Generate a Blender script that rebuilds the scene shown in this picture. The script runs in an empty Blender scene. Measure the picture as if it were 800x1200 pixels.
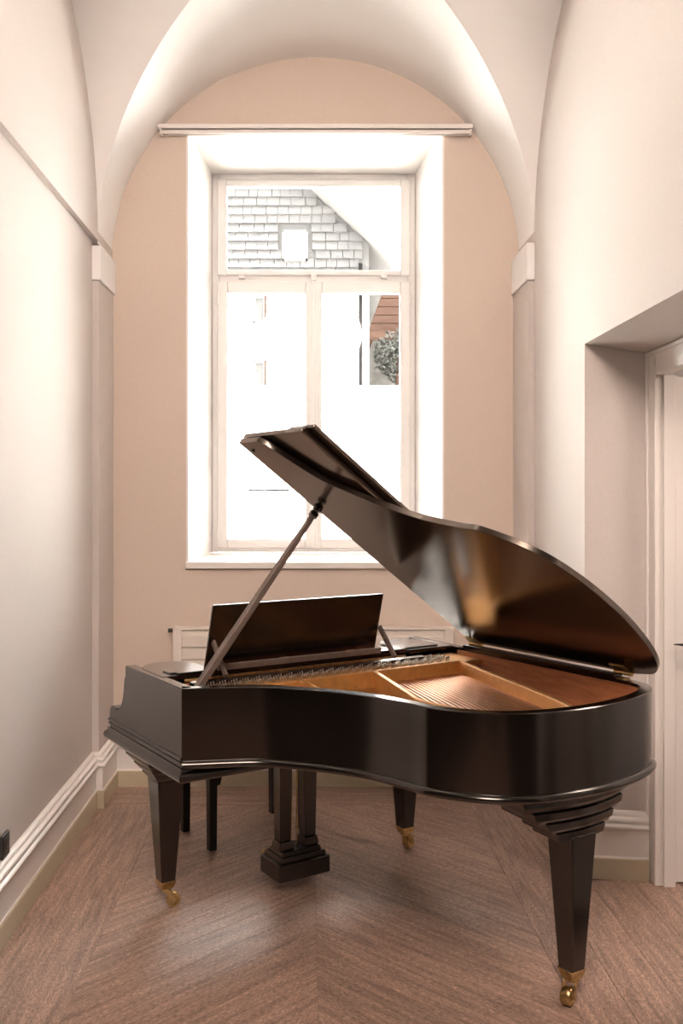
import bpy, math, random
from mathutils import Vector, Matrix

random.seed(7)
scene = bpy.context.scene
col = scene.collection
PI = math.pi

# ------------------------------------------------------------------ camera
cam = bpy.data.cameras.new('camera')
cam.lens = 33.0
cam.sensor_width = 36.0
cam.sensor_fit = 'AUTO'
cam.shift_x = 40 / 1200
cam.shift_y = -18 / 1200
cam.clip_end = 300
cam_o = bpy.data.objects.new('camera', cam)
cam_o.location = (0, 0, 1.65)
cam_o.rotation_euler = (PI / 2, 0, 0)
col.objects.link(cam_o)
scene.camera = cam_o

# ------------------------------------------------------------------ view, sky and fill lights
scene.view_settings.view_transform = 'Standard'
scene.view_settings.look = 'None'
scene.view_settings.exposure = 0.18
scene.view_settings.gamma = 1.0
scene.view_settings.use_curve_mapping = False

SKY = 22.0
world = bpy.data.worlds.new('overcast_sky')
scene.world = world
world.use_nodes = True
bg = world.node_tree.nodes['Background']
bg.inputs['Color'].default_value = (1.0, 0.99, 0.985, 1)
bg.inputs['Strength'].default_value = SKY

sun = bpy.data.lights.new('sun', 'SUN')
sun.energy = 140.0
sun.angle = math.radians(2)
sun.color = (1.0, 0.98, 0.95)
sun_o = bpy.data.objects.new('sun', sun)
sun_o.rotation_euler = Vector((-.38, .28, -.88)).to_track_quat('-Z', 'Y').to_euler()
col.objects.link(sun_o)


def fill_lamp(name, loc, rot, size, power, color):
    l = bpy.data.lights.new(name, 'AREA')
    l.shape = 'DISK'
    l.size = size
    l.energy = power
    l.color = color
    o = bpy.data.objects.new(name, l)
    o.location = loc
    o.rotation_euler = rot
    col.objects.link(o)
    return o


WARM = (1.0, 0.83, 0.72)
fill_lamp('bay_fill_light', (0.05, 0.2, 3.7), (math.radians(42), 0, 0), 1.3, 138, WARM)  # added fill light without a fixture, brightens the bay and window wall
fill_lamp('hall_fill_light', (2.4, 3.2, 2.45), (0, 0, 0), 0.5, 22, WARM)  # unseen fill light added to brighten the space past the doorway


# ------------------------------------------------------------------ materials
def nmat(name, color, rough=0.5, metal=0.0, var=0.0, var_scale=8.0, bump=0.0, bump_scale=200.0,
         coat=0.0, stretch=None, ior=1.5, color2=None, coords='Object', per_object=0.0, coat_rough=0.1, tint=None, spec=None):
    m = bpy.data.materials.new(name)
    m.use_nodes = True
    nt = m.node_tree
    b = nt.nodes['Principled BSDF']
    b.inputs['Base Color'].default_value = (*color, 1)
    b.inputs['Roughness'].default_value = rough
    b.inputs['Metallic'].default_value = metal
    b.inputs['IOR'].default_value = ior
    if tint:
        b.inputs['Specular Tint'].default_value = (*tint, 1)
    if spec is not None:
        b.inputs['Specular IOR Level'].default_value = spec
    if coat:
        b.inputs['Coat Weight'].default_value = coat
        b.inputs['Coat Roughness'].default_value = coat_rough
    tc = nt.nodes.new('ShaderNodeTexCoord')
    mp = nt.nodes.new('ShaderNodeMapping')
    if stretch:
        mp.inputs['Scale'].default_value = stretch
    nt.links.new(tc.outputs[coords], mp.inputs['Vector'])
    vec = mp.outputs['Vector']
    if per_object:
        oi = nt.nodes.new('ShaderNodeObjectInfo')
        mul = nt.nodes.new('ShaderNodeVectorMath')
        mul.operation = 'SCALE'
        comb = nt.nodes.new('ShaderNodeCombineXYZ')
        for i in range(3):
            nt.links.new(oi.outputs['Random'], comb.inputs[i])
        nt.links.new(comb.outputs[0], mul.inputs[0])
        mul.inputs['Scale'].default_value = 37.0
        add = nt.nodes.new('ShaderNodeVectorMath')
        nt.links.new(vec, add.inputs[0])
        nt.links.new(mul.outputs[0], add.inputs[1])
        vec = add.outputs[0]
    if var or color2:
        n = nt.nodes.new('ShaderNodeTexNoise')
        n.inputs['Scale'].default_value = var_scale
        n.inputs['Detail'].default_value = 6
        n.inputs['Roughness'].default_value = 0.65
        nt.links.new(vec, n.inputs['Vector'])
        r = nt.nodes.new('ShaderNodeValToRGB')
        c2 = color2 or tuple(c * (1 - var) for c in color)
        c1 = color if color2 else tuple(min(1, c * (1 + var)) for c in color)
        r.color_ramp.elements[0].position = 0.33
        r.color_ramp.elements[1].position = 0.67
        r.color_ramp.elements[0].color = (*c2, 1)
        r.color_ramp.elements[1].color = (*c1, 1)
        nt.links.new(n.outputs['Fac'], r.inputs['Fac'])
        out = r.outputs['Color']
        if per_object:
            hs = nt.nodes.new('ShaderNodeHueSaturation')
            mr = nt.nodes.new('ShaderNodeMapRange')
            mr.inputs['To Min'].default_value = 1 - per_object
            mr.inputs['To Max'].default_value = 1 + per_object
            nt.links.new(oi.outputs['Random'], mr.inputs['Value'])
            nt.links.new(mr.outputs['Result'], hs.inputs['Value'])
            nt.links.new(out, hs.inputs['Color'])
            out = hs.outputs['Color']
        nt.links.new(out, b.inputs['Base Color'])
    if bump:
        n2 = nt.nodes.new('ShaderNodeTexNoise')
        n2.inputs['Scale'].default_value = bump_scale
        n2.inputs['Detail'].default_value = 3
        nt.links.new(vec, n2.inputs['Vector'])
        bp = nt.nodes.new('ShaderNodeBump')
        bp.inputs['Strength'].default_value = bump
        bp.inputs['Distance'].default_value = 0.002
        nt.links.new(n2.outputs['Fac'], bp.inputs['Height'])
        nt.links.new(bp.outputs['Normal'], b.inputs['Normal'])
    return m


M = {}
for key, c in (('wallpaper', (0.63, 0.565, 0.53)), ('wallpaper_warm_lit', (0.69, 0.57, 0.487))):  # window wall: same paper with the warm indoor light in its colour
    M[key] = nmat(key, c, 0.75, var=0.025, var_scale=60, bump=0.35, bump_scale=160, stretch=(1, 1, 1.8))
M['plaster'] = nmat('vault_plaster', (0.92, 0.895, 0.88), 0.7, var=0.012, var_scale=5, bump=0.08, bump_scale=60)
M['hall_wall'] = nmat('dark_unseen_hall', (0.045, 0.03, 0.022), 0.7, var=0.1, var_scale=3)  # unseen hall, coloured dark to keep the piano reflections black
M['reveal'] = nmat('white_reveal_paint', (0.86, 0.82, 0.79), 0.5, var=0.01)
M['white'] = nmat('white_gloss_paint', (0.85, 0.80, 0.76), 0.32, var=0.012, var_scale=12, bump=0.04, bump_scale=40)
M['window_paint'] = nmat('window_paint', (0.80, 0.77, 0.755), 0.35, var=0.01, var_scale=12)
M['tan'] = nmat('tan_plinth_paint', (0.58, 0.49, 0.35), 0.45, var=0.03, var_scale=10)
M['black'] = nmat('piano_lacquer', (0.003, 0.002, 0.0015), 0.20, var=0.25, var_scale=18, bump=0.02, bump_scale=120,
                  ior=1.5, tint=(1, 0.82, 0.68), coat=1.0, coat_rough=0.2)
M['lid'] = nmat('lid_lacquer_lit', (0.016, 0.010, 0.007), 0.17, var=0.25, var_scale=14, bump=0.02, bump_scale=120, ior=2.6, tint=(1, 0.84, 0.72))  # same lacquer as the case, made browner and shinier to look lit
M['black_side'] = nmat('satin_black_wood', (0.009, 0.0065, 0.0055), 0.34, var=0.25, var_scale=18)
M['grey_brown'] = nmat('grey_brown_lacquer', (0.14, 0.10, 0.08), 0.45, var=0.2, var_scale=30)  # lighter grey-brown lacquer of the lid prop, desk rail and arms
M['mahogany'] = nmat('mahogany_veneer', (0.62, 0.25, 0.115), 0.38, color2=(0.40, 0.14, 0.06), var_scale=9,
                     stretch=(1, 1, 7))
M['bronze'] = nmat('bronze_paint', (0.62, 0.31, 0.10), 0.42, metal=0.6, var=0.12, var_scale=25, bump=0.05, bump_scale=150)
M['copper'] = nmat('copper_wire', (0.72, 0.42, 0.26), 0.34, metal=1.0, var=0.05)
M['steel'] = nmat('steel_wire', (0.72, 0.68, 0.62), 0.25, metal=1.0, var=0.05)
M['brass'] = nmat('aged_brass', (0.50, 0.34, 0.15), 0.32, metal=1.0, var=0.25, var_scale=60)
M['soundboard'] = nmat('spruce_soundboard', (0.15, 0.065, 0.026), 0.5, color2=(0.10, 0.042, 0.017), var_scale=8, stretch=(1, 12, 1))
M['felt'] = nmat('felt', (0.35, 0.09, 0.05), 0.95, var=0.1, var_scale=80)
M['dark_plastic'] = nmat('dark_socket_plastic', (0.035, 0.03, 0.028), 0.4, var=0.1)
M['dark_metal'] = nmat('dark_door_metal', (0.06, 0.05, 0.045), 0.3, metal=0.8, var=0.1)
M['leather'] = nmat('black_leather', (0.014, 0.011, 0.010), 0.45, var=0.2, bump=0.2, bump_scale=250)
M['radiator'] = nmat('radiator_enamel', (0.80, 0.72, 0.65), 0.4, var=0.01)
M['chrome'] = nmat('chrome', (0.75, 0.73, 0.7), 0.15, metal=1.0, var=0.03)


def oak_mat():
    m = nmat('brown_oak_vinyl', (0.60, 0.395, 0.305), 0.38, ior=1.85, color2=(0.25, 0.155, 0.115), var_scale=4.0,
             stretch=(1.1, 14, 1), bump=0.6, bump_scale=26, per_object=0.07)
    nt = m.node_tree
    bs = nt.nodes['Principled BSDF']
    src = bs.inputs['Base Color'].links[0].from_socket
    mp = [n for n in nt.nodes if n.type == 'MAPPING'][0]
    n = nt.nodes.new('ShaderNodeTexNoise')
    n.inputs['Scale'].default_value = 34
    n.inputs['Detail'].default_value = 4
    n.inputs['Roughness'].default_value = 0.8
    mp2 = nt.nodes.new('ShaderNodeMapping')
    mp2.inputs['Scale'].default_value = (1.6, 6.5, 1)
    nt.links.new(mp.inputs['Vector'].links[0].from_socket, mp2.inputs['Vector'])
    nt.links.new(mp2.outputs[0], n.inputs['Vector'])
    r = nt.nodes.new('ShaderNodeValToRGB')
    r.color_ramp.elements[0].position = 0.40
    r.color_ramp.elements[1].position = 0.62
    r.color_ramp.elements[0].color = (0.40, 0.37, 0.35, 1)
    r.color_ramp.elements[1].color = (1.32, 1.33, 1.34, 1)
    mx = nt.nodes.new('ShaderNodeMix')
    mx.data_type = 'RGBA'
    mx.blend_type = 'MULTIPLY'
    mx.inputs['Factor'].default_value = 1
    nt.links.new(n.outputs['Fac'], r.inputs['Fac'])
    nt.links.new(src, mx.inputs['A'])
    nt.links.new(r.outputs[0], mx.inputs['B'])
    nt.links.new(mx.outputs['Result'], bs.inputs['Base Color'])
    return m


M['oak'] = oak_mat()
M['joint'] = nmat('dark_joint', (0.05, 0.032, 0.024), 0.8, var=0.1)
M['render_white'] = nmat('white_house_render', (0.80, 0.78, 0.75), 0.9, var=0.03, spec=0)
M['shingle'] = nmat('weathered_shingle', (0.066, 0.064, 0.063), 0.9, spec=0, color2=(0.050, 0.0485, 0.048), var_scale=6, stretch=(3, 3, 1), per_object=0.0)
M['timber'] = nmat('brown_timber', (0.025, 0.0155, 0.0120), 0.8, spec=0, color2=(0.015, 0.0085, 0.0063), var_scale=5, stretch=(1, 1, 8))
M['stone'] = nmat('grey_stone', (0.03, 0.028, 0.026), 0.9, spec=0, color2=(0.015, 0.014, 0.013), var_scale=4)
M['zinc'] = nmat('zinc_pipe', (0.007, 0.0065, 0.0065), 0.6, spec=0, var=0.1)
M['leaf'] = nmat('dark_leaf', (0.020, 0.020, 0.018), 0.7, spec=0, color2=(0.008, 0.008, 0.007), var_scale=9)
M['dark_glass'] = nmat('dark_window_glass', (0.05, 0.049, 0.048), 0.3, spec=0.05)
M['gravel'] = nmat('pale_gravel', (0.8, 0.78, 0.75), 0.95, var=0.1, var_scale=20)


def glass_mat():
    m = bpy.data.materials.new('window_glass')
    m.use_nodes = True
    nt = m.node_tree
    nt.nodes.clear()
    out = nt.nodes.new('ShaderNodeOutputMaterial')
    mix = nt.nodes.new('ShaderNodeMixShader')
    tr = nt.nodes.new('ShaderNodeBsdfTransparent')
    tr.inputs['Color'].default_value = (0.96, 0.97, 0.96, 1)
    gl = nt.nodes.new('ShaderNodeBsdfGlossy')
    gl.inputs['Roughness'].default_value = 0.02
    fr = nt.nodes.new('ShaderNodeFresnel')
    fr.inputs['IOR'].default_value = 1.45
    nt.links.new(fr.outputs[0], mix.inputs[0])
    nt.links.new(tr.outputs[0], mix.inputs[1])
    nt.links.new(gl.outputs[0], mix.inputs[2])
    nt.links.new(mix.outputs[0], out.inputs['Surface'])
    return m


M['glass'] = glass_mat()


# ------------------------------------------------------------------ mesh helpers
class MB:
    def __init__(self):
        self.v = []
        self.f = []

    def hexa(self, p):                       # p: bottom 4 (ccw), top 4
        n = len(self.v)
        self.v += [tuple(q) for q in p]
        for f in ((3, 2, 1, 0), (4, 5, 6, 7), (0, 1, 5, 4), (1, 2, 6, 5), (2, 3, 7, 6), (3, 0, 4, 7)):
            self.f.append(tuple(n + i for i in f))
        return self

    def box(self, x0, x1, y0, y1, z0, z1):
        return self.hexa([(x0, y0, z0), (x1, y0, z0), (x1, y1, z0), (x0, y1, z0),
                          (x0, y0, z1), (x1, y0, z1), (x1, y1, z1), (x0, y1, z1)])

    def taper(self, cx, cy, z0, z1, a0, b0, a1, b1):   # half sizes at the bottom (0) and the top (1)
        return self.hexa([(cx - a0, cy - b0, z0), (cx + a0, cy - b0, z0), (cx + a0, cy + b0, z0), (cx - a0, cy + b0, z0),
                          (cx - a1, cy - b1, z1), (cx + a1, cy - b1, z1), (cx + a1, cy + b1, z1), (cx - a1, cy + b1, z1)])

    def rings(self, loops, cap=True, closed=False):
        n = len(self.v)
        k = len(loops[0])
        for l in loops:
            self.v += [tuple(q) for q in l]
        m = len(loops)
        for i in range(m if closed else m - 1):
            a = n + i * k
            b = n + ((i + 1) % m) * k
            for j in range(k):
                j2 = (j + 1) % k
                self.f.append((a + j, a + j2, b + j2, b + j))
        if cap and not closed:
            self.f.append(tuple(n + j for j in reversed(range(k))))
            self.f.append(tuple(n + (m - 1) * k + j for j in range(k)))
        return self

    def prism(self, poly, fn, a, b):         # poly of 2D points; fn(p, h) -> 3D
        return self.rings([[fn(p, a) for p in poly], [fn(p, b) for p in poly]])

    def tube(self, pts, r, n=10, r1=None):
        pts = [Vector(p) for p in pts]
        loops = []
        prev = None
        for i, p in enumerate(pts):
            d = (pts[min(i + 1, len(pts) - 1)] - pts[max(i - 1, 0)]).normalized()
            if prev is None:
                a = d.orthogonal().normalized()
            else:
                a = (prev - d * prev.dot(d)).normalized()
            prev = a
            b = d.cross(a)
            rr = r if r1 is None else r + (r1 - r) * i / (len(pts) - 1)
            loops.append([p + (a * math.cos(2 * PI * j / n) + b * math.sin(2 * PI * j / n)) * rr for j in range(n)])
        return self.rings(loops)

    def lathe(self, prof, c, axis='z', n=20):   # prof: (r, h)
        c = Vector(c)
        loops = []
        for r, h in prof:
            l = []
            for j in range(n):
                x, y = r * math.cos(2 * PI * j / n), r * math.sin(2 * PI * j / n)
                if axis == 'z':
                    q = Vector((x, y, h))
                elif axis == 'x':
                    q = Vector((h, x, y))
                else:
                    q = Vector((x, h, y))
                l.append(c + q)
            loops.append(l)
        return self.rings(loops)

    def sweep(self, path, prof, closed=False, side=1):   # path (x,y); prof (offset to the right of travel, z)
        n = len(path)
        loops = []
        for i in range(n):
            p = Vector(path[i])
            if closed or 0 < i < n - 1:
                d0 = (p - Vector(path[i - 1])).normalized()
                d1 = (Vector(path[(i + 1) % n]) - p).normalized()
            elif i == 0:
                d0 = d1 = (Vector(path[1]) - p).normalized()
            else:
                d0 = d1 = (p - Vector(path[i - 1])).normalized()
            n0 = Vector((d0.y, -d0.x))
            n1 = Vector((d1.y, -d1.x))
            m = (n0 + n1)
            m = m / max(0.35, m.dot(n0)) if m.length > 1e-6 else n0
            loops.append([(p.x + side * m.x * o, p.y + side * m.y * o, z) for o, z in prof])
        return self.rings(loops, closed=closed)

    def build(self, name, mat, parent=None, smooth=True, bevel=0.0, angle=40, seg=2):
        me = bpy.data.meshes.new(name)
        me.from_pydata(self.v, [], self.f)
        me.materials.append(mat)
        import bmesh
        bm = bmesh.new()
        bm.from_mesh(me)
        bmesh.ops.recalc_face_normals(bm, faces=bm.faces)
        bm.to_mesh(me)
        bm.free()
        if smooth:
            me.polygons.foreach_set('use_smooth', [True] * len(me.polygons))
            me.set_sharp_from_angle(angle=math.radians(angle))
        o = bpy.data.objects.new(name, me)
        col.objects.link(o)
        if parent:
            o.parent = parent
        if bevel:
            md = o.modifiers.new('bevel', 'BEVEL')
            md.width = bevel
            md.segments = seg
            md.limit_method = 'ANGLE'
            md.angle_limit = math.radians(35)
        return o


def tag(o, label=None, cat=None, group=None, kind=None):
    if label:
        o['label'] = label
    if cat:
        o['category'] = cat
    if group:
        o['group'] = group
    if kind:
        o['kind'] = kind
    return o


def empty(name, loc=(0, 0, 0), rz=0.0):
    o = bpy.data.objects.new(name, None)
    o.empty_display_size = 0.1
    o.location = loc
    o.rotation_euler = (0, 0, rz)
    col.objects.link(o)
    return o


def dup(o, parent=None, loc=None, rot=None):
    c = o.copy()
    col.objects.link(c)
    if parent:
        c.parent = parent
    if loc is not None:
        c.location = loc
    if rot is not None:
        c.rotation_euler = rot
    for ch in list(o.children):
        dup(ch, c)
    return c


def struct(o, label=None):
    o['kind'] = 'structure'
    if label:
        o['label'] = label
    return o


def catmull(pts, n=8):
    p = [Vector(q) for q in pts]
    p = [2 * p[0] - p[1]] + p + [2 * p[-1] - p[-2]]
    out = []
    for i in range(1, len(p) - 2):
        for k in range(n):
            s = k / n
            a, b, c, d = p[i - 1], p[i], p[i + 1], p[i + 2]
            out.append(tuple(0.5 * ((2 * b) + (-a + c) * s + (2 * a - 5 * b + 4 * c - d) * s * s
                                    + (-a + 3 * b - 3 * c + d) * s ** 3)))
    out.append(tuple(p[-2]))
    return out


# ------------------------------------------------------------------ room dimensions (metres)
XL, XLU, XR = -1.145, -1.115, 1.208        # lower left wall, upper left wall, right wall
YW = 5.37                                  # window wall
YF = 2.62                                  # the bay opens here into an unseen, darkened hall
ZS = 3.0                                   # vault springing
CX = (XLU + XR) / 2
RV = (XR - XLU) / 2 + 0.002
YP = 5.0                                   # pilaster fronts
CY = YP - RV
WX0, WX1, WZ0, WZ1 = -0.693, 0.783, 1.275, 3.76     # window opening in the wall face
GX0, GX1 = -0.63, 0.712                              # the same at the frame, 0.8 m deeper
YG = 6.13

# ------------------------------------------------------------------ walls
b = MB()
b.box(XL - .3, XL, YF, YW + .3, 0, 3.015)
b.box(XL - .3, XLU, YF, YW + .3, 3.015, 4.45)
struct(b.build('wall_left', M['wallpaper'], smooth=False))

NY0, NY1 = 2.86, 4.09                      # niche of the doorway in the right wall
XD = 1.47                                  # plane of the door casing
b = MB()
b.box(XR, XR + .35, YF, NY0, 0, 4.45)
b.box(XR, XR + .35, NY1, YW + .3, 0, 4.45)
b.hexa([(XR, NY0, 2.316), (XR + .35, NY0, 2.255), (XR + .35, NY1, 2.255), (XR, NY1, 2.316),
        (XR, NY0, 4.45), (XR + .35, NY0, 4.45), (XR + .35, NY1, 4.45), (XR, NY1, 4.45)])
# splayed cheek at the window side of the niche
b.hexa([(XR, NY1, 0), (XR + .35, NY1 - .045, 0), (XR + .35, NY1, 0), (XR, NY1 + .001, 0),
        (XR, NY1, 2.33), (XR + .35, NY1 - .045, 2.33), (XR + .35, NY1, 2.33), (XR, NY1 + .001, 2.33)])
struct(b.build('wall_right', M['wallpaper'], smooth=False))

b = MB()
ye = YG + .06
z0, z1 = 0, 4.45
b.hexa([(XL - .3, YW, z0), (WX0, YW, z0), (GX0, ye, z0), (XL - .3, ye, z0), (XL - .3, YW, z1), (WX0, YW, z1), (GX0, ye, z1), (XL - .3, ye, z1)])
b.hexa([(WX1, YW, z0), (XR + .35, YW, z0), (XR + .35, ye, z0), (GX1, ye, z0), (WX1, YW, z1), (XR + .35, YW, z1), (XR + .35, ye, z1), (GX1, ye, z1)])
b.hexa([(WX0, YW, z0), (WX1, YW, z0), (GX1, ye, z0), (GX0, ye, z0), (WX0, YW, WZ0), (WX1, YW, WZ0), (GX1, ye, WZ0), (GX0, ye, WZ0)])
b.hexa([(WX0, YW, WZ1), (WX1, YW, WZ1), (GX1, ye, WZ1), (GX0, ye, WZ1), (WX0, YW, z1), (WX1, YW, z1), (GX1, ye, z1), (GX0, ye, z1)])
struct(b.build('wall_back', M['wallpaper_warm_lit'], smooth=False))
HX0, HX1, HY0 = -4.2, 4.6, -7.0            # unseen hall added behind the camera, dark for the piano reflections
b = MB()
b.box(HX0, HX1, HY0 - .3, HY0, 0, 4.5)
b.box(HX0 - .3, HX0, HY0 - .3, YF + .02, 0, 4.5)
b.box(HX1, HX1 + .3, HY0 - .3, YF + .02, 0, 4.5)
b.box(HX0, XL - .29, YF - .0, YF + .2, 0, 4.5)
b.box(XR + .34, HX1, YF - .0, YF + .2, 0, 4.5)
b.box(XL - .3, XR + .35, YF, YF + .03, 4.2, 4.5)
struct(b.build('wall_front', M['hall_wall'], smooth=False))
struct(MB().box(HX0 - .3, HX1 + .3, HY0 - .3, YF + .05, 4.2, 4.45).build('ceiling_hall', M['hall_wall'], smooth=False))

# white painted lining of the deep window reveal
b = MB()
t = 0.012
b.hexa([(WX0, YW, WZ0), (WX0 + t, YW, WZ0), (GX0 + t, YG, WZ0), (GX0, YG, WZ0), (WX0, YW, WZ1), (WX0 + t, YW, WZ1), (GX0 + t, YG, WZ1), (GX0, YG, WZ1)])
b.hexa([(WX1 - t, YW, WZ0), (WX1, YW, WZ0), (GX1, YG, WZ0), (GX1 - t, YG, WZ0), (WX1 - t, YW, WZ1), (WX1, YW, WZ1), (GX1, YG, WZ1), (GX1 - t, YG, WZ1)])
b.hexa([(WX0, YW, WZ1 - t), (WX1, YW, WZ1 - t), (GX1, YG, WZ1 - t), (GX0, YG, WZ1 - t), (WX0, YW, WZ1), (WX1, YW, WZ1), (GX1, YG, WZ1), (GX0, YG, WZ1)])
struct(b.build('trim_1', M['reveal'], smooth=False))

# ------------------------------------------------------------------ vault
b = MB()
N = 48


def strip(fn):
    n0 = len(b.v)
    K = 10
    for i in range(N + 1):
        ph = PI * i / N
        for j in range(K + 1):
            b.v.append(fn(ph, j / K))
    for i in range(N):
        for j in range(K):
            a = n0 + i * (K + 1) + j
            b.f.append((a, a + 1, a + K + 2, a + K + 1))


def lerp(a, c, s):
    return a + (c - a) * s


def vA(y_end, sg):
    def f(ph, s):
        dx = RV * math.cos(ph)
        return (CX + dx, lerp(CY + sg * abs(dx), y_end, s), ZS + RV * math.sin(ph))
    return f


def vB(sg):
    def f(ph, s):
        dy = RV * math.cos(ph)
        return (lerp(CX + sg * abs(dy), CX + sg * RV, s), CY + dy, ZS + RV * math.sin(ph))
    return f


strip(vA(YW + .02, 1))
strip(vA(YF - .02, -1))
strip(vB(1))
strip(vB(-1))
o = struct(b.build('ceiling', M['plaster'], angle=30))

# ------------------------------------------------------------------ floor of chevron planks
fl = struct(MB().box(HX0 - .3, HX1 + .3, HY0 - .3, 7.0, -.06, -.004).build('floor', M['joint'], smooth=False))
FX0, FXM, FX1 = -0.775, 0.035, 0.865       # chevron field and its spine
PW = 0.19                                  # plank width along Y
FY1 = 5.02


def plank_mesh(name, L, sx):
    # parallelogram plank: its long edges run at 45 degrees; local x follows the grain
    g = 0.0004
    bb = MB()
    pts = [(0, 0), (L, L), (L, L + PW), (0, PW)]
    ang = PI / 4
    ca, sa = math.cos(ang), math.sin(ang)
    loc = [(ca * x + sa * y, -sa * x + ca * y) for x, y in pts]
    c = (sum(p[0] for p in loc) / 4, sum(p[1] for p in loc) / 4)

    def ins(d):
        out = []
        for i in range(4):
            p0, p1, p2 = Vector(loc[i - 1]), Vector(loc[i]), Vector(loc[(i + 1) % 4])
            e0, e1 = (p1 - p0).normalized(), (p2 - p1).normalized()
            n0, n1 = Vector((-e0.y, e0.x)), Vector((-e1.y, e1.x))
            m = (n0 + n1)
            m = m / m.dot(n0)
            out.append(p1 + m * d)
        return out
    l0, l1, l2 = ins(g), ins(g), ins(g + .0010)
    f = lambda l, z: [(p.x, p.y * sx, z) for p in l]
    bb.rings([f(l0, -.004), f(l1, -.001), f(l2, 0)])
    return bb, ang


# the two flanks of the chevron; planks that would pass the far border are trimmed there
def chevron_field():
    for rising in (True, False):
        xl, xr = (FX0, FXM) if rising else (FXM, FX1)
        L = xr - xl
        bb, ang = plank_mesh('plank', L, 1 if rising else -1)
        proto = None
        k = 0
        y = -1.8
        while y < FY1 - .01:
            x0 = xl if rising else xr
            if y + L + PW <= FY1:
                if proto is None:
                    proto = bb.build('plank', M['oak'], fl, smooth=False)
                    p = proto
                else:
                    p = proto.copy()
                    col.objects.link(p)
            else:
                # clip the parallelogram at the border
                pts = [(0, 0), (L, L), (L, L + PW), (0, PW)]
                lim = FY1 - y
                cl = []
                for i in range(4):
                    a, c = pts[i], pts[(i + 1) % 4]
                    if a[1] <= lim:
                        cl.append(a)
                    if (a[1] <= lim) != (c[1] <= lim):
                        s = (lim - a[1]) / (c[1] - a[1])
                        cl.append((a[0] + (c[0] - a[0]) * s, lim))
                ca = math.cos(ang)
                sx = 1 if rising else -1
                cc = (sum(q[0] for q in cl) / len(cl), sum(q[1] for q in cl) / len(cl))
                cl = [(q[0] + (cc[0] - q[0]) * .006, q[1] + (cc[1] - q[1]) * .006) for q in cl]
                q2 = [(ca * x + ca * yy, sx * (-ca * x + ca * yy)) for x, yy in cl]
                p = MB().prism(q2, lambda q, h: (q[0], q[1], h), -.004, 0).build('plank', M['oak'], fl, smooth=False)
            p.location = (x0, y, 0)
            p.rotation_euler = (0, 0, ang if rising else PI - ang)
            y += PW


chevron_field()
# border planks along the walls
for x0, x1 in ((XL, XL + .185), (XL + .185, FX0), (FX1, FX1 + .172), (FX1 + .172, XR), (XR, XR + .19), (XR + .19, XR + .38)):
    y = -2.0 - random.random()
    while y < FY1:
        y1 = min(y + 1.2, FY1)
        if y1 - y > .05 and not (x0 >= XR - .001 and (y1 < NY0)):
            ya, yb = (max(y, NY0 + .0), min(y1, NY1 - .05)) if x0 >= XR - .001 else (y, y1)
            if yb - ya > .03:
                w = x1 - x0 - .0008
                h = yb - ya - .0008
                p = MB().box(0, h, -w, 0, -.004, 0).build('plank', M['oak'], fl, smooth=False, bevel=.001, seg=1)
                p.location = (x0 + .0008, ya + .0004, 0)
                p.rotation_euler = (0, 0, PI / 2)
        y += 1.2
for i in range(6):
    p = MB().box(0, 2.6, -.1984, 0, -.004, 0).build('plank', M['oak'], fl, smooth=False, bevel=.001, seg=1)
    p.location = (XR + .382 + .2 * i, 2.2, 0)
    p.rotation_euler = (0, 0, PI / 2)
for y0, y1 in ((FY1, FY1 + .175), (FY1 + .175, YW)):
    x = XL - random.random() * .8
    while x < XR:
        xa, xb = max(x, XL), min(x + 1.2, XR)
        if xb - xa > .03:
            p = MB().box(0, xb - xa - .0008, 0, y1 - y0 - .0008, -.004, 0).build('plank', M['oak'], fl, smooth=False, bevel=.001, seg=1)
            p.location = (xa + .0008, y0 + .0004, 0)
        x += 1.2

# ------------------------------------------------------------------ pilasters (trim) with their capitals
for nm, xs, xc, xw, ztop in (('trim_2', -1.11, -1.097, XL, 2.985), ('trim_3', 1.177, 1.165, XR, 3.0)):
    b = MB()
    lo, hi = min(xs, xw), max(xs, xw)
    b.box(lo, hi, YP, YW, 0, 2.80)
    s = struct(b.build(nm, M['wallpaper'], smooth=False))
    lo, hi = min(xc, xw), max(xc, xw)
    MB().box(lo, hi, YP - .015, YW, 2.803, ztop).build('capital', M['plaster'], s, bevel=.003)

# ------------------------------------------------------------------ baseboards
PL = [(0, 0), (.036, 0), (.036, .088), (.033, .093), (0, .093)]
BD = [(0, .093), (.030, .093), (.026, .100), (.026, .216), (0, .216)]
MO = [(0, .216), (.030, .216), (.040, .221), (.042, .229), (.039, .237), (.031, .241), (.031, .247), (.035, .252), (.035, .262), (.029, .268), (.020, .271), (.020, .277), (.014, .287), (.006, .292), (0, .292)]


def baseboard(name, path):
    r = struct(MB().sweep(path, BD).build(name, M['white'], smooth=True, angle=25))
    MB().sweep(path, PL).build('plinth', M['tan'], r, angle=25)
    MB().sweep(path, MO).build('moulding', M['white'], r, angle=50)
    return r


baseboard('baseboard_left', [(XL, YF), (XL, YP), (-1.11, YP), (-1.11, YW)])
baseboard('baseboard_back', [(-1.11, YW), (1.177, YW)])
baseboard('baseboard_right', [(1.177, YW), (1.177, YP), (XR, YP), (XR, NY1), (XD - .002, NY1 - .034)])

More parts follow.
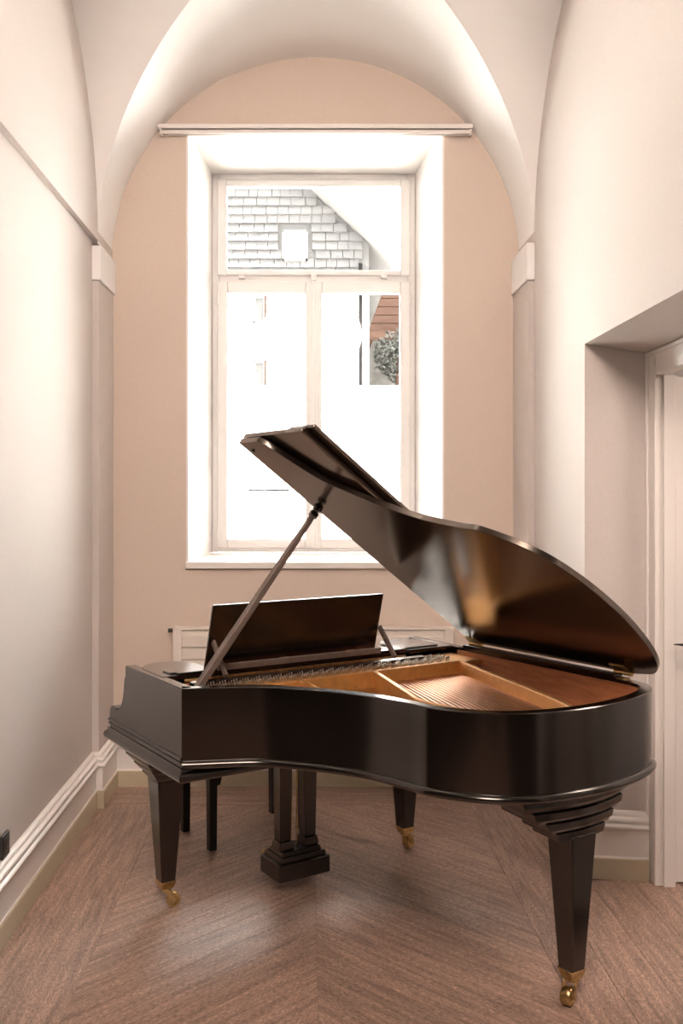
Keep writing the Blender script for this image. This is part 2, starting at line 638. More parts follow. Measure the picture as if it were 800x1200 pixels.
# ------------------------------------------------------------------ door opening at the right
b = MB()
x0, x1 = XD, XD + .055
dy0, dy1, dz = 3.06, 3.975, 2.165
b.box(x0, x1, dy1, NY1 - .035, 0, 2.262)
b.box(x0, x1, NY0, dy0, 0, 2.262)
b.box(x0, x1, dy0, dy1, dz, 2.262)
dr = struct(b.build('door_1', M['white'], bevel=.004))
b = MB()
b.box(x0 - .012, x0, NY1 - .052, NY1 - .034, 0, 2.27)
b.box(x0 - .012, x0, NY0, NY1 - .034, 2.252, 2.27)
b.build('casing_bead', M['white'], dr, bevel=.003)
MB().box(x1 - .02, x1 + .03, dy1 - .012, dy1, 0, dz).build('stop', M['white'], dr, bevel=.002)
b = MB()
b.box(XD + .075, XD + .90, 3.995, 4.035, .008, dz - .005)
leaf = b.build('leaf', M['white'], dr, bevel=.003)
b = MB()
lz = 1.025
b.lathe([(.011, 0), (.011, .05)], (1.70, 3.942, lz), 'y', 14)
b.rings([[(1.706, 3.948 + a, lz + c) for a, c in ((-.010, -.009), (.008, -.009), (.008, .009), (-.010, .009))],
         [(1.62, 3.944 + a, lz + c) for a, c in ((-.010, -.009), (.006, -.009), (.006, .009), (-.010, .009))],
         [(1.538, 3.945 + a, lz + .004 + c) for a, c in ((-.003, -.002), (.002, -.002), (.002, .002), (-.003, .002))]])
b.box(1.68, 1.72, 3.985, 3.996, lz - .07, lz + .07)
b.build('handle', M['dark_metal'], dr, bevel=.002)
# hall beyond the doorway
b = MB()
b.box(3.3, 3.45, 2.0, 5.0, 0, 2.7)
b.box(XR + .35, 3.45, 4.9, 5.05, 0, 2.7)
b.box(XR + .35, 3.45, 1.9, 2.05, 0, 2.7)
b.box(XR + .35, 3.45, 1.9, 5.05, 2.6, 2.75)
struct(b.build('wall_hall', M['plaster'], smooth=False))

# ------------------------------------------------------------------ window
b = MB()
fx0, fx1, fz0, fz1 = GX0 + .012, GX1 - .012, WZ0 + .012, WZ1 - .012
fw = .045
for a in ((fx0, fx0 + fw, fz0, fz1), (fx1 - fw, fx1, fz0, fz1), (fx0 + fw, fx1 - fw, fz0, fz0 + .035), (fx0 + fw, fx1 - fw, fz1 - .05, fz1)):
    b.box(a[0], a[1], YG - .03, YG + .06, a[2], a[3])
b.box(fx0 + fw, fx1 - fw, YG - .025, YG + .06, 3.035, 3.095)         # transom
win = struct(b.build('window_1', M['window_paint'], bevel=.004))


def sash(x0, x1, z0, z1, wl, wr, wb, wt, yy=YG - .045):
    bb = MB()
    bb.box(x0, x0 + wl, yy, yy + .055, z0, z1)
    bb.box(x1 - wr, x1, yy, yy + .055, z0, z1)
    bb.box(x0 + wl, x1 - wr, yy, yy + .055, z0, z0 + wb)
    bb.box(x0 + wl, x1 - wr, yy, yy + .055, z1 - wt, z1)
    s = bb.build('sash', M['window_paint'], win, bevel=.006)
    g = MB().box(x0 + wl - .006, x1 - wr + .006, yy + .026, yy + .032, z0 + wb - .006, z1 - wt + .006).build('pane', M['glass'], s, smooth=False)
    return s


sx0, sx1 = fx0 + fw - .012, fx1 - fw + .012
xm = (sx0 + sx1) / 2
sash(sx0, sx1, 3.085, fz1 - .04, .062, .062, .035, .045)
s1 = sash(sx0, xm - .001, fz0 + .028, 3.045, .066, .052, .06, .075)
s2 = sash(xm + .001, sx1, fz0 + .028, 3.045, .052, .066, .06, .075)
MB().box(xm - .030, xm + .030, YG - .058, YG - .044, fz0 + .03, 3.04).build('cover_strip', M['window_paint'], win, bevel=.003)
MB().box(xm - .012, xm + .012, YG - .064, YG - .056, fz0 + .03, 3.03).build('cover_strip', M['window_paint'], win, bevel=.003)
for x, z in ((sx0 + .005, 2.93), (sx0 + .005, 2.2), (sx0 + .005, 1.42), (sx1 - .005, 2.93), (sx1 - .005, 2.14), (sx1 - .005, 1.42)):
    MB().lathe([(.007, -.035), (.007, .035)], (x, YG - .055, z), 'z', 10).build('hinge', M['window_paint'], win)
for x in (sx0 + .16, sx1 - .17):
    MB().box(x - .02, x + .02, YG - .06, YG - .03, 3.062, 3.082).build('catch', M['window_paint'], win, bevel=.003)
b = MB().box(xm - .018, xm + .018, YG - .066, YG - .044, 3.03, 3.09)
b.build('lock_plate', M['window_paint'], win, bevel=.003)
for dx in (-.008, .008):
    MB().lathe([(.003, -.004), (.003, .004)], (xm + dx, YG - .068, 3.045), 'y', 8).build('screw', M['dark_metal'], win)
b = MB()
b.box(xm - .009, xm + .009, YG - .064, YG - .056, 1.90, 2.02)
b.tube([(xm, YG - .06, 1.97), (xm, YG - .10, 1.97), (xm, YG - .104, 1.87)], .007, 8)
b.build('handle', M['window_paint'], win)
b = MB()
b.hexa([(WX0 - .001, YW - .03, WZ0 - .035), (WX1 + .001, YW - .03, WZ0 - .035), (GX1, YG - .03, WZ0 - .02), (GX0, YG - .03, WZ0 - .02),
        (WX0 - .001, YW - .03, WZ0 + .002), (WX1 + .001, YW - .03, WZ0 + .002), (GX1, YG - .03, WZ0 + .012), (GX0, YG - .03, WZ0 + .012)])
b.build('sill', M['white'], win, bevel=.004)

# ------------------------------------------------------------------ curtain rail
r = empty('curtain_rail', (0.04, YW, 3.70))
tag(r, 'long white curtain rail board mounted above the window opening', 'curtain rail')


def rel(bb, root):
    l = root.location
    c, s = math.cos(-root.rotation_euler.z), math.sin(-root.rotation_euler.z)
    bb.v = [(c * (x - l.x) - s * (y - l.y), s * (x - l.x) + c * (y - l.y), z - l.z) for x, y, z in bb.v]
    return bb


rel(MB().box(-.845, .935, YW - .075, YW, 3.731, 3.755), r).build('board', M['white'], r, bevel=.003)
bb = MB()
bb.box(-.835, .925, YW - .058, YW - .052, 3.705, 3.731)
bb.box(-.835, .925, YW - .030, YW - .024, 3.705, 3.731)
bb.box(-.835, .925, YW - .058, YW - .024, 3.726, 3.731)
rel(bb, r).build('track', M['white'], r)
for x in (-.835, .918):
    rel(MB().box(x, x + .012, YW - .062, YW - .02, 3.698, 3.731), r).build('end_stop', M['white'], r, bevel=.002)

# ------------------------------------------------------------------ radiator
r = empty('radiator', (.03, YW, 0))
tag(r, 'white flat panel radiator under the window behind the piano', 'radiator')
rel(MB().box(-.75, .815, YW - .095, YW - .035, .19, .90), r).build('body', M['radiator'], r, bevel=.004)
zz = .195
slat = None
while zz < .86:
    if slat is None:
        slat = rel(MB().box(-.705, .77, YW - .108, YW - .094, zz + .003, zz + .0635), r).build('slat', M['radiator'], r, bevel=.003)
        base = zz
    else:
        q = dup(slat, r, loc=(0, 0, zz - base))
    zz += .0675
for x in (-.755, .77):
    rel(MB().box(x, x + .05, YW - .11, YW - .03, .19, .905), r).build('end_cap', M['radiator'], r, bevel=.004)
rel(MB().box(-.755, .82, YW - .11, YW - .03, .902, .914), r).build('top_grille', M['radiator'], r, bevel=.003)
rel(MB().lathe([(.012, -.02), (.012, .02)], (-.765, YW - .07, .895), 'x', 12), r).build('vent_plug', M['dark_plastic'], r)
for x in (-.5, .55):
    rel(MB().box(x - .02, x + .02, YW - .036, YW, .3, .8), r).build('bracket', M['radiator'], r)
rel(MB().tube([(.72, YW - .06, .2), (.72, YW - .06, .0)], .009, 10), r).build('pipe', M['radiator'], r)

# ------------------------------------------------------------------ wall socket
r = empty('wall_socket', (XL, 3.53, .29))
tag(r, 'dark square power socket low on the left wall above the skirting moulding', 'socket')
bb = MB().box(0, .014, -.042, .042, .006, .094)
bb.build('frame', M['dark_plastic'], r, bevel=.004)
bb = MB()
bb.box(.014, .017, -.028, .028, .022, .078)
bb.build('insert', M['dark_plastic'], r, bevel=.002)
MB().lathe([(.017, 0), (.017, .002)], (.017, 0, .05), 'x', 20).build('outlet', M['dark_metal'], r)

# ------------------------------------------------------------------ grand piano
A = math.radians(212.08)
PO = (.4206, 4.6645, 0)
gp = empty('grand_piano', PO, A)
tag(gp, 'black grand piano with raised lid and bronze frame standing on brass casters', 'piano')
BL = M['black']
CUR = [(1.466, .723), (1.231, .831), (1.134, .931), (1.048, 1.045), (.98, 1.176), (.937, 1.327), (.92, 1.418),
       (.835, 1.547), (.736, 1.622), (.6035, 1.665), (.429, 1.680), (.25, 1.658), (.11, 1.612), (.03, 1.55), (.002, 1.47)]
curve = catmull(CUR, 7)
path = curve + [(0, 1.38), (0, 1.0), (0, .54)]
ZB, ZT = .70, .98
MB().sweep(path, [(0, ZB), (0, ZT - .003), (-.003, ZT), (-.040, ZT), (-.040, ZB)]).build('rim', BL, gp)
MB().sweep(path, [(-.0405, .80), (-.0405, ZT - .012), (-.047, ZT - .014), (-.047, .80)]).build('inner_rim', M['mahogany'], gp)['label'] = 'reddish mahogany veneer lining the inside of the rim'
prof = [(-.01, .702), (.006, .700), (.012, .704), (.015, .711), (.013, .719), (.006, .725), (0, .727), (-.01, .727)]
MB().sweep(path, prof).build('rim_moulding', BL, gp)

# arms at the keyboard end
ARM = [(0.012, .70), (.723, .70), (.723, .98), (.19, .98), (.186, .974), (.186, .938), (.176, .930), (.170, .905), (.164, .870),
       (.150, .830), (.125, .800), (.10, .786), (.086, .784), (.082, .790), (.03, .790), (.016, .782), (.008, .76), (.006, .73)]
for w0, w1, tt in ((1.424, 1.466, .723), (0, .042, .56)):
    pts = [(min(p[0], tt), p[1]) for p in ARM]
    MB().prism(pts, lambda p, h: (h, p[0], p[1]), w0, w1).build('arm', BL, gp, bevel=.003)
# small double bead along the outer arm
for (wx, sg) in ((1.466, 1), (0, -1)):
    t1 = .723 if sg > 0 else .56
    for zc, rr in ((.732, .007), (.718, .005)):
        bb = MB()
        bb.tube([(wx + sg * .001, .008, zc), (wx + sg * .001, t1 + .002, zc)], rr, 10)
        bb.build('arm_bead', BL, gp)
# key bed with its rounded moulding
kb = [(0, 0), (1.466, 0), (1.466, .723), (0, .723)]
prof = [(-.05, .652), (.006, .650), (.014, .656), (.018, .667), (.014, .679), (.006, .686), (.003, .690), (.003, .700), (-.05, .700)]
bb = MB().sweep([(1.466, .723), (0, .723), (0, 0), (1.466, 0)], prof, closed=True)
bb.build('key_bed_moulding', BL, gp)
MB().box(.03, 1.436, .03, .70, .655, .70).build('key_bed', M['black_side'], gp)
# front rail, closed fallboard and the cheek blocks
MB().box(.042, 1.424, .012, .05, .70, .755).build('key_slip', BL, gp, bevel=.004)
FB = [(.055, .735), (.055, .775), (.075, .80), (.11, .812), (.20, .82), (.27, .845), (.305, .90), (.312, .945), (.33, .945), (.33, .735)]
MB().prism(FB, lambda p, h: (h, p[0], p[1]), .043, 1.423).build('fallboard', BL, gp, bevel=.003, angle=50)




def shelf(wc):
    poly = []
    hw, t0, t1 = .118, .20, .50
    for k in range(13):
        a = PI * k / 12
        poly.append((wc + hw * math.cos(a), t0 + .12 - .12 * math.sin(a)))
    poly += [(wc - hw, t1), (wc + hw, t1)]
    return MB().prism(poly, lambda p, h: (p[0], p[1], h), .966, .982).build('side_shelf', BL, gp, bevel=.004)


shelf(1.325)
shelf(.165)

# case floor, soundboard, iron frame, strings
inner = [(w, t_) for w, t_ in path]


def inset(d, pts):
    out = []
    n = len(pts)
    for i in range(n):
        p = Vector(pts[i])
        if 0 < i < n - 1:
            d0 = (p - Vector(pts[i - 1])).normalized()
            d1 = (Vector(pts[i + 1]) - p).normalized()
        elif i == 0:
            d0 = d1 = (Vector(pts[1]) - p).normalized()
        else:
            d0 = d1 = (p - Vector(pts[i - 1])).normalized()
        m = Vector((d0.y, -d0.x)) + Vector((d1.y, -d1.x))
        m = m / max(.6, m.dot(Vector((d0.y, -d0.x))))
        out.append((p.x - m.x * d, p.y - m.y * d))
    return out


case = inset(.046, curve)[1:] + [(.046, .40), (1.42, .40), (1.42, .70)]
MB().prism(case, lambda p, h: (p[0], p[1], h), .835, .845).build('soundboard', M['soundboard'], gp)
under = inset(.04, curve)[1:] + [(.04, .70), (1.42, .70)]
MB().prism(under, lambda p, h: (p[0], p[1], h), .715, .73).build('bottom_board', M['black_side'], gp)
# plate web over the pin block, with a wall dropping to the strings
web = MB()
web.box(.05, 1.40, .50, .705, .925, .950)
web.box(.16, 1.40, .690, .712, .860, .957)
plate = web.build('iron_frame', M['bronze'], gp, bevel=.004)
plate['label'] = 'bronze painted cast iron frame'


def strut(pts, wdt, ztop, zbot, name='frame_strut'):
    prof = [(-wdt / 2, zbot), (wdt / 2, zbot), (wdt / 2, ztop - .006), (wdt / 2 - .004, ztop), (-wdt / 2 + .004, ztop), (-wdt / 2, ztop - .006)]
    return MB().sweep(pts, prof).build(name, M['bronze'], gp)


strut(catmull([(.62, .70), (.70, .92), (.765, 1.10), (.80, 1.20), (.80, 1.30), (.775, 1.42)], 6), .024, .957, .872)
strut(catmull([(.17, .70), (.23, .90), (.325, 1.22), (.40, 1.46), (.46, 1.585), (.54, 1.625)], 6), .024, .955, .868)
strut([(.97, .70), (1.0, .92), (.97, 1.06)], .020, .957, .88)
strut([(1.24, .70), (1.24, .79)], .020, .957, .88)
# flange of the frame following the rim
fl_in = inset(.06, curve)
MB().sweep(fl_in[2:], [(0, .858), (0, .872), (-.075, .872), (-.075, .858)]).build('frame_flange', M['bronze'], gp)
# bass strings (copper) between the two long struts
bb = MB()
nb = 24
for i in range(nb):
    s = (i + .5) / nb
    bb.tube([(.185 + .425 * s, .712, .905), (.445 + .36 * s, 1.60 - .36 * s ** 1.6, .905)], .0032 - .0006 * s, 6)
tag(bb.build('bass_strings', M['copper'], gp), 'copper wound bass strings', kind='stuff')
bb = MB()


def rim_t(w):
    best = 1.0
    for (a, ta), (c, tc_) in zip(curve[:-1], curve[1:]):
        if min(a, c) <= w <= max(a, c) and a != c:
            best = ta + (tc_ - ta) * (w - a) / (c - a)
            break
    return best


nt_ = 66
for i in range(nt_):
    s = (i + .5) / nt_
    w0 = .64 + .74 * s
    w1 = w0 + .04 * (1 - s) - .22 * (1 - s) * 0
    te = max(.73, rim_t(w1) - .07)
    bb.tube([(w0, .712, .893), (w1, te, .893)], .0016, 4)
tag(bb.build('treble_strings', M['steel'], gp), 'plain steel treble strings', kind='stuff')
# bridge rails crossing under the bass strings
bb = MB()
bb.sweep(catmull([(.42, 1.54), (.55, 1.47), (.70, 1.33), (.78, 1.18)], 6), [(-.018, .845), (.018, .845), (.012, .899), (-.012, .899)])
bb.build('bridge', M['soundboard'], gp)
# tuning pins
bb = MB()
for i in range(74):
    w = .20 + 1.16 * i / 73
    for j in range(3):
        t_ = .600 + .034 * j + .010 * ((i * 7 + j * 3) % 3)
        bb.lathe([(.0032, .948), (.0032, .972), (.0024, .974)], (w + .003 * j, t_, 0), 'z', 6)
tag(bb.build('tuning_pins', M['steel'], gp), 'rows of steel tuning pins', kind='stuff')
MB().box(.19, 1.38, .565, .588, .950, .958).build('string_felt', M['felt'], gp)

# legs
def leg_at(w, t_, ztop, ang, label=None):
    lg = MB().taper(0, 0, .104, ztop, .030, .030, .056, .056).build('leg', BL, gp, bevel=.004)
    lg.location = (w, t_, 0)
    cup = MB().taper(0, 0, .078, .110, .024, .024, .034, .034).build('caster_cup', M['brass'], lg, bevel=.003)
    ca, sa = math.cos(ang), math.sin(ang)

    def R(bb):
        bb.v = [(ca * x - sa * y, sa * x + ca * y, z) for x, y, z in bb.v]
        return bb
    f = MB()
    f.lathe([(.020, .068), (.024, .073), (.022, .082)], (0, 0, 0), 'z', 16)
    for sy in (-1, 1):
        y0, y1 = (.017, .023) if sy > 0 else (-.023, -.017)
        q = [(-.014, .074), (.012, .074), (.024, .060), (.037, .036), (.034, .024), (.024, .024), (.018, .034), (.004, .058)]
        f.rings([[(x, y0, z) for x, z in q], [(x, y1, z) for x, z in q]])
    f.lathe([(.006, -.026), (.006, .026)], (.030, 0, .030), 'y', 10)
    R(f).build('caster_fork', M['brass'], lg, bevel=.0015)
    wprof = [(.008, -.010), (.018, -.010), (.020, -.016), (.027, -.016), (.0295, -.012), (.030, 0), (.0295, .012), (.027, .016), (.020, .016), (.018, .010), (.008, .010)]
    R(MB().lathe(wprof, (.030, 0, .030), 'y', 24)).build('caster_wheel', M['brass'], lg)
    return lg


def steps(cx, cy, top, bot, half_top, half_bot):
    bb = MB()
    n = 4
    dz = (top - bot) / n
    for i in range(n):
        s = i / (n - 1)
        h0 = half_top + (half_bot - half_top) * s
        z1_ = top - dz * i
        z0_ = z1_ - dz
        bb.taper(cx, cy, z0_, z0_ + dz * .62, h0 - .020, h0 - .020, h0 - .002, h0 - .002)
        bb.taper(cx, cy, z0_ + dz * .62, z1_, h0, h0, h0, h0)
    return bb


T1 = (1.31, .225)
T2 = (.115, .25)
T3 = (.47, 1.585)
steps(*T1, .655, .515, .148, .072).build('leg_block', BL, gp, bevel=.002)
steps(*T2, .655, .55, .115, .070).build('leg_block', BL, gp, bevel=.002)
leg_at(*T1, .52, math.radians(160))
leg_at(*T2, .555, math.radians(200))
leg_at(*T3, .560, math.radians(20))
# boat shaped block under the tail: stepped layers that follow the rim
bb = MB()


def tail_poly(s, t_front, t_back):
    # a block with a bowed face toward the tail; s = half width
    pts = []
    for k in range(13):
        x = -1 + 2 * k / 12
        pts.append((T3[0] + s * x, t_back - .05 * (s / .25) ** 2 * x * x))
    pts += [(T3[0] + s * .90, t_front), (T3[0] - s * .90, t_front)]
    return pts


lay = [(.255, 1.36, 1.668, .675, .702), (.238, 1.38, 1.660, .652, .677), (.208, 1.41, 1.656, .630, .654),
       (.188, 1.43, 1.652, .613, .632), (.155, 1.46, 1.648, .592, .615), (.138, 1.48, 1.645, .575, .594),
       (.113, 1.50, 1.640, .550, .577)]
for i, (s, tf, tb, za, zb) in enumerate(lay):
    p1 = tail_poly(s, tf, tb)
    p0 = tail_poly(s - (.004 if i % 2 else .010), tf + .004, tb - (.012 if i % 2 else .002))
    bb.rings([[(p[0], p[1], za) for p in p0], [(p[0], p[1], zb) for p in p1]])
bb.build('leg_block', BL, gp, bevel=.002)

# pedal lyre
LW, LT = .752, .31
ly = MB().box(LW - .125, LW + .125, LT - .083, LT + .083, .052, .128).build('pedal_lyre', BL, gp, bevel=.006)
bb = MB()
bb.taper(LW, LT, .128, .148, .112, .072, .108, .068)
bb.taper(LW, LT, .148, .165, .096, .058, .092, .054)
bb.build('lyre_step', BL, ly, bevel=.002)
for dw in (-.062, .062):
    bb = MB()
    bb.taper(LW + dw, LT, .165, .20, .036, .036, .031, .031)
    bb.taper(LW + dw, LT, .20, .655, .026, .026, .032, .032)
    bb.build('pillar', BL, ly, bevel=.003)
MB().box(LW - .12, LW + .12, LT - .07, LT + .07, .632, .656).build('lyre_head', BL, ly, bevel=.003)
for dw in (-.014, .014):
    MB().tube([(LW + dw, LT - .01, .15), (LW + dw, LT - .01, .65)], .0035, 8).build('pedal_rod', M['brass'], ly)
for dw in (-.05, .05):
    pts = []
    bb = MB()
    c = [(LT - .07, .016, .097), (LT - .11, .013, .098), (LT - .145, .020, .100), (LT - .175, .022, .097), (LT - .19, .012, .093)]
    loops = []
    for tt, hw, zc in c:
        loops.append([(LW + dw + hw * math.cos(2 * PI * j / 10), tt, zc + .007 * math.sin(2 * PI * j / 10)) for j in range(10)])
    bb.rings(loops).build('pedal', M['brass'], ly)

# ------------------------------------------------------------------ lid
TH = math.radians(36.0)
HW, HZ, KL = -.01, 1.0, .99
cT, sT = math.cos(TH), math.sin(TH)


def lidp(s, t_, n):
    return (HW + s * cT - n * sT, t_, HZ + s * sT + n * cT)


TF = .575
outl = [(KL * (w + .004), t_ + .006) for w, t_ in curve]
outl = [(1.452, TF), (1.452, .715)] + outl[1:] + [(.0, 1.45), (.0, TF)]
lid = MB().prism(outl, lambda p, h: lidp(p[0], p[1], h), 0, .022).build('lid', M['lid'], gp, bevel=.002)
bb = MB().prism([(.01, TF), (1.450, TF), (1.450, TF + .42), (.01, TF + .42)], lambda p, h: lidp(p[0], p[1], h), .027, .047)
bb.build('front_flap', M['lid'], lid, bevel=.003)
bb = MB().prism([(.01, TF + .30), (1.440, TF + .30), (1.440, TF + .465), (.01, TF + .465)], lambda p, h: lidp(p[0], p[1], h), .050, .064)
bb.build('flap_lip', M['lid'], lid, bevel=.003)
for s in (.25, .72, 1.2):
    bb = MB().tube([lidp(s - .03, TF - .004, .026), lidp(s + .03, TF - .004, .026)], .006, 8)
    bb.build('flap_hinge', M['brass'], lid)
MB().box(-.004, .046, .575, 1.40, .978, .9965).build('hinge_rail', BL, gp, bevel=.002)
for t_ in (.60, 1.40):
    bb = MB()
    bb.tube([(-.010, t_ - .04, .996), (-.010, t_ + .04, .996)], .008, 8)
    bb.box(-.006, .034, t_ - .035, t_ + .035, .979, .984)
    bb.prism([(.0, t_ - .035), (.05, t_ - .035), (.05, t_ + .035), (.0, t_ + .035)], lambda p, h: lidp(p[0], p[1], h), -.004, .0)
    bb.build('lid_hinge', M['brass'], gp)
MB().lathe([(.008, -.006), (.008, .001)], lidp(1.40, TF + .035, 0), 'z', 10).build('rubber_stop', M['dark_plastic'], lid)
# prop stick
PB = Vector((1.385, .665, .955))
PT = Vector(lidp(1.03, .60, -.004))
d = (PT - PB)
side = d.cross(Vector((0, 1, 0))).normalized()
up = Vector((0, 1, 0)) - d.normalized() * d.normalized().y
up.normalize()
loops = []
for s, a, c in ((0, .011, .014), (.1, .013, .016), (.55, .012, .014), (.92, .010, .011), (1.0, .008, .008)):
    p = PB + d * s
    loops.append([p + side * (a * sx) + up * (c * sy) for sx, sy in ((-1, -1), (1, -1), (1, 1), (-1, 1))])
ps = MB().rings(loops).build('lid_prop', M['grey_brown'], gp, bevel=.003)
p0 = PB + d * .955
p1 = PB + d * .975
MB().tube([p0, p1], .019, 14).build('prop_collar', BL, ps)
q = Vector(lidp(1.03, .60, 0))
nrm = Vector((-sT, 0, cT))
MB().tube([q - nrm * .014, q], .017, 14, .020).build('prop_cup', BL, lid)

# ------------------------------------------------------------------ music desk
def dk(w, s, n):                            # s up along the panel, n toward the tail
    a = math.atan2(.05, .24)
    return (w, .475 + s * math.sin(a) + n * math.cos(a), 1.0 + s * math.cos(a) - n * math.sin(a))


md = MB().prism([(.463, -.012), (1.263, -.012), (1.252, .246), (.452, .246)], lambda p, h: dk(p[0], p[1], h), 0, .012).build('music_desk', BL, gp, bevel=.003)
MB().prism([(.47, .004), (1.235, .004), (1.235, .028), (.47, .028)], lambda p, h: dk(p[0], p[1], h), .055, .068).build('desk_rail', M['grey_brown'], md, bevel=.002)
for w in (.452, 1.235):
    bb = MB()
    a0 = Vector(dk(w, .105, .018))
    a1 = Vector((w, .622, .985))
    dd = (a1 - a0).normalized()
    pr = dd.cross(Vector((1, 0, 0))).normalized()
    bb.rings([[a0 - pr * .011, a0 + pr * .011, a0 + pr * .011 + Vector((.012, 0, 0)), a0 - pr * .011 + Vector((.012, 0, 0))],
              [a1 - pr * .011, a1 + pr * .011, a1 + pr * .011 + Vector((.012, 0, 0)), a1 - pr * .011 + Vector((.012, 0, 0))]])
    bb.build('desk_arm', M['grey_brown'], md, bevel=.002)
    c0 = a0 + dd * .06
    MB().lathe([(.006, -.004), (.006, .017)], c0, 'x', 10).build('rivet', M['brass'], md)
bb = MB()
bb.box(.10, 1.40, .40, .47, .972, .988)
bb.box(.30, 1.38, .475, .50, .972, .990)
bb.box(.30, 1.38, .595, .635, .960, .975)
bb.build('desk_frame', BL, md, bevel=.003)
MB().box(.32, 1.36, .510, .520, .958, .967).build('desk_slide', M['brass'], md, bevel=.002)
for w in (.60, .92):
    bb = MB()
    bb.box(w - .018, w + .018, .492, .506, .985, 1.008)
    bb.tube([(w - .02, .50, 1.004), (w + .02, .50, 1.004)], .006, 8)
    bb.build('desk_hinge', M['brass'], md)

# ------------------------------------------------------------------ piano bench
bn = empty('piano_bench', (-.312, 4.646, 0), math.radians(32.5))
tag(bn, 'black piano bench on four square legs behind the keyboard end', 'bench')
HX, HY = .252, .145
MB().box(-HX - .035, HX + .035, -HY - .035, HY + .035, .45, .50).build('seat', M['leather'], bn, bevel=.015, seg=3)
bb = MB()
for a in ((-HX, HX, -HY - .012, -HY + .008), (-HX, HX, HY - .008, HY + .012), (-HX - .012, -HX + .008, -HY, HY), (HX - .008, HX + .012, -HY, HY)):
    bb.box(*a, .385, .45)
bb.build('apron', M['black_side'], bn)
for sx in (-1, 1):
    for sy in (-1, 1):
        cx, cy = sx * HX, sy * HY
        MB().taper(cx, cy, 0, .45, .018, .018, .021, .021).build('leg', M['black_side'], bn, bevel=.002)
        for ax in (0, 1):
            q = [(0, .385), (.075, .385), (.07, .365), (.045, .352), (.03, .33), (.022, .30), (0, .295)]
            if ax == 0:
                fn = lambda p, h: (cx - sx * (.018 + p[0]), cy + h, p[1])
            else:
                fn = lambda p, h: (cx + h, cy - sy * (.018 + p[0]), p[1])
            MB().prism(q, fn, -.009, .009).build('bracket', M['black_side'], bn)

# ------------------------------------------------------------------ outside the window
struct(MB().box(-30, 30, 6.5, 60, -1.2, -1.0).build('ground', M['gravel'], smooth=False))
hs = empty('neighbour_house', (0, 16, -1))
tag(hs, 'white rendered house with grey shingled gable across the street', 'house')
bb = MB()
bb.box(-6, 1.05, 16, 22, -1, 5.25)
rel(bb, hs).build('wall', M['render_white'], hs)
gab = [(-6, 5.25), (1.05, 5.25), (1.05, 5.95), (-.1, 7.0), (-2.5, 9.2), (-6, 9.2)]
bb = MB().prism(gab, lambda p, h: (p[0], h, p[1]), 16.02, 22)
rel(bb, hs).build('gable', M['shingle'], hs)
bb = MB()
random.seed(3)
z = 5.25
row = 0
while z < 7.4:
    x = -2.2 + (row % 2) * .1
    while x < 1.0:
        wd = random.uniform(.14, .26)
        lim = 1.05 if z < 5.9 else 1.05 - (z - 5.95) * 1.09
        if x + wd < lim and not (-.47 < x + wd / 2 < .07 and 5.6 < z < 6.2):
            bb.hexa([(x, 15.93 - random.random() * .02, z), (x + wd * .95, 15.93, z), (x + wd * .95, 16.02, z), (x, 16.02, z),
                     (x, 15.99, z + .16), (x + wd * .95, 15.99, z + .16), (x + wd * .95, 16.02, z + .16), (x, 16.02, z + .16)])
        x += wd
    z += .15
    row += 1
tag(rel(bb, hs).build('shingles', M['shingle'], hs), kind='stuff')


def house_window(x0, x1, z0, z1, name='window'):
    bb = MB()
    f = .035
    bb.box(x0, x0 + f, 15.9, 16.0, z0, z1)
    bb.box(x1 - f, x1, 15.9, 16.0, z0, z1)
    bb.box(x0, x1, 15.9, 16.0, z0, z0 + f)
    bb.box(x0, x1, 15.9, 16.0, z1 - f, z1)
    w = rel(bb, hs).build('window', M['render_white'], hs)
    rel(MB().box(x0 + f, x1 - f, 15.955, 15.995, z0 + f, z1 - f), hs).build('pane', M['render_white'] if name == 'blind' else M['dark_glass'], w)
    return w


house_window(-.42, .0, 5.66, 6.16, 'blind')
for z0 in (3.5, 4.6):
    house_window(-.92, -.70, z0, z0 + .46)
    rel(MB().box(-.73, -.69, 15.88, 15.93, z0, z0 + .46), hs).build('shutter', M['timber'], hs)
rel(MB().prism([(-2.5, 9.2), (-2.5, 9.35), (1.45, 5.75), (1.45, 5.6)], lambda p, h: (p[0], h, p[1]), 15.6, 22.2), hs).build('roof', M['shingle'], hs)
rel(MB().tube([(.90, 15.9, -1), (.90, 15.9, 5.6)], .035, 10), hs).build('downpipe', M['zinc'], hs)

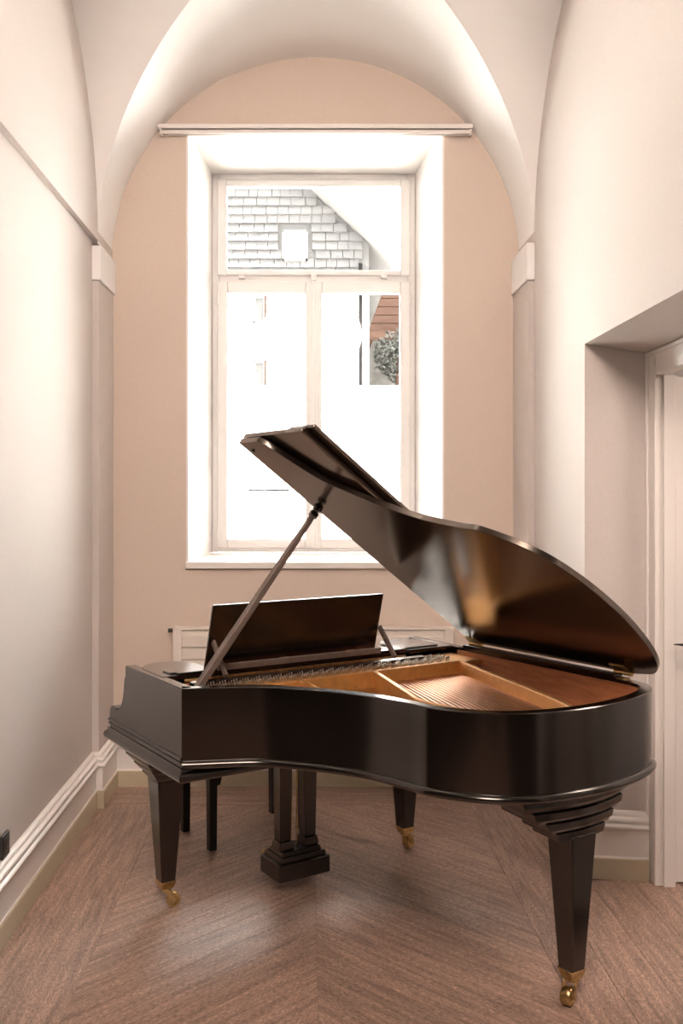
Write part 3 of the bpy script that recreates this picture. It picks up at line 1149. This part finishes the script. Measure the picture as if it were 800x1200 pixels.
ch = empty('timber_chalet', (2.6, 22.5, -1))
tag(ch, 'brown timber chalet on a stone base at the right edge of the view outside', 'house')
rel(MB().box(1.55, 5.5, 22.5, 26, 5.55, 6.9), ch).build('wall', M['timber'], ch)
bb = MB()
for i in range(6):
    rel_z = 5.6 + i * .2
    q = rel(MB().box(1.50, 5.5, 22.44, 22.5, rel_z, rel_z + .185), ch).build('plank', M['timber'], ch)
rel(MB().box(1.45, 5.6, 22.1, 22.5, 5.40, 5.55), ch).build('balcony', M['timber'], ch)
rel(MB().box(1.6, 5.5, 22.55, 26, -1, 5.45), ch).build('base', M['stone'], ch)
gw = MB().box(-8, 8, 11.9, 12.2, -1, 3.06).build('garden_wall', M['render_white'])
gw.location = (0, 0, 0)
tag(gw, 'white rendered garden wall in front of the house outside the window', 'wall')
hr = MB().tube([(-.75, 11.86, 1.73), (-.22, 11.86, 1.73)], .012, 8)
for x in (-.72, -.25):
    hr.tube([(x, 11.86, 1.73), (x, 11.9, 1.73)], .008, 6)
tag(hr.build('handrail', M['zinc']), 'thin grey handrail fixed on the white garden wall', 'handrail')
random.seed(11)
sh = empty('shrub', (1.85, 20.5, -1))
tag(sh, 'dark leafy shrub in front of the timber chalet', 'shrub')
bb = MB()
for i in range(900):
    a, e, rr = random.random() * 2 * PI, math.asin(random.uniform(-1, 1)), .55 * random.random() ** .4
    c = Vector((1.98 + rr * math.cos(a) * math.cos(e), 20.5 + rr * math.sin(a) * math.cos(e), 4.75 + rr * 1.1 * math.sin(e)))
    u = Vector((random.gauss(0, 1), random.gauss(0, 1), random.gauss(0, 1))).normalized()
    v = u.orthogonal().normalized()
    n = len(bb.v)
    for q in (-u * .06, v * .03, u * .06, -v * .03):
        bb.v.append(tuple(c + q))
    bb.f.append((n, n + 1, n + 2, n + 3))
tag(rel(bb, sh).build('foliage', M['leaf'], sh), kind='stuff')
rel(MB().tube([(1.98, 20.5, -1), (1.98, 20.5, 4.7)], .05, 8), sh).build('stem', M['timber'], sh)
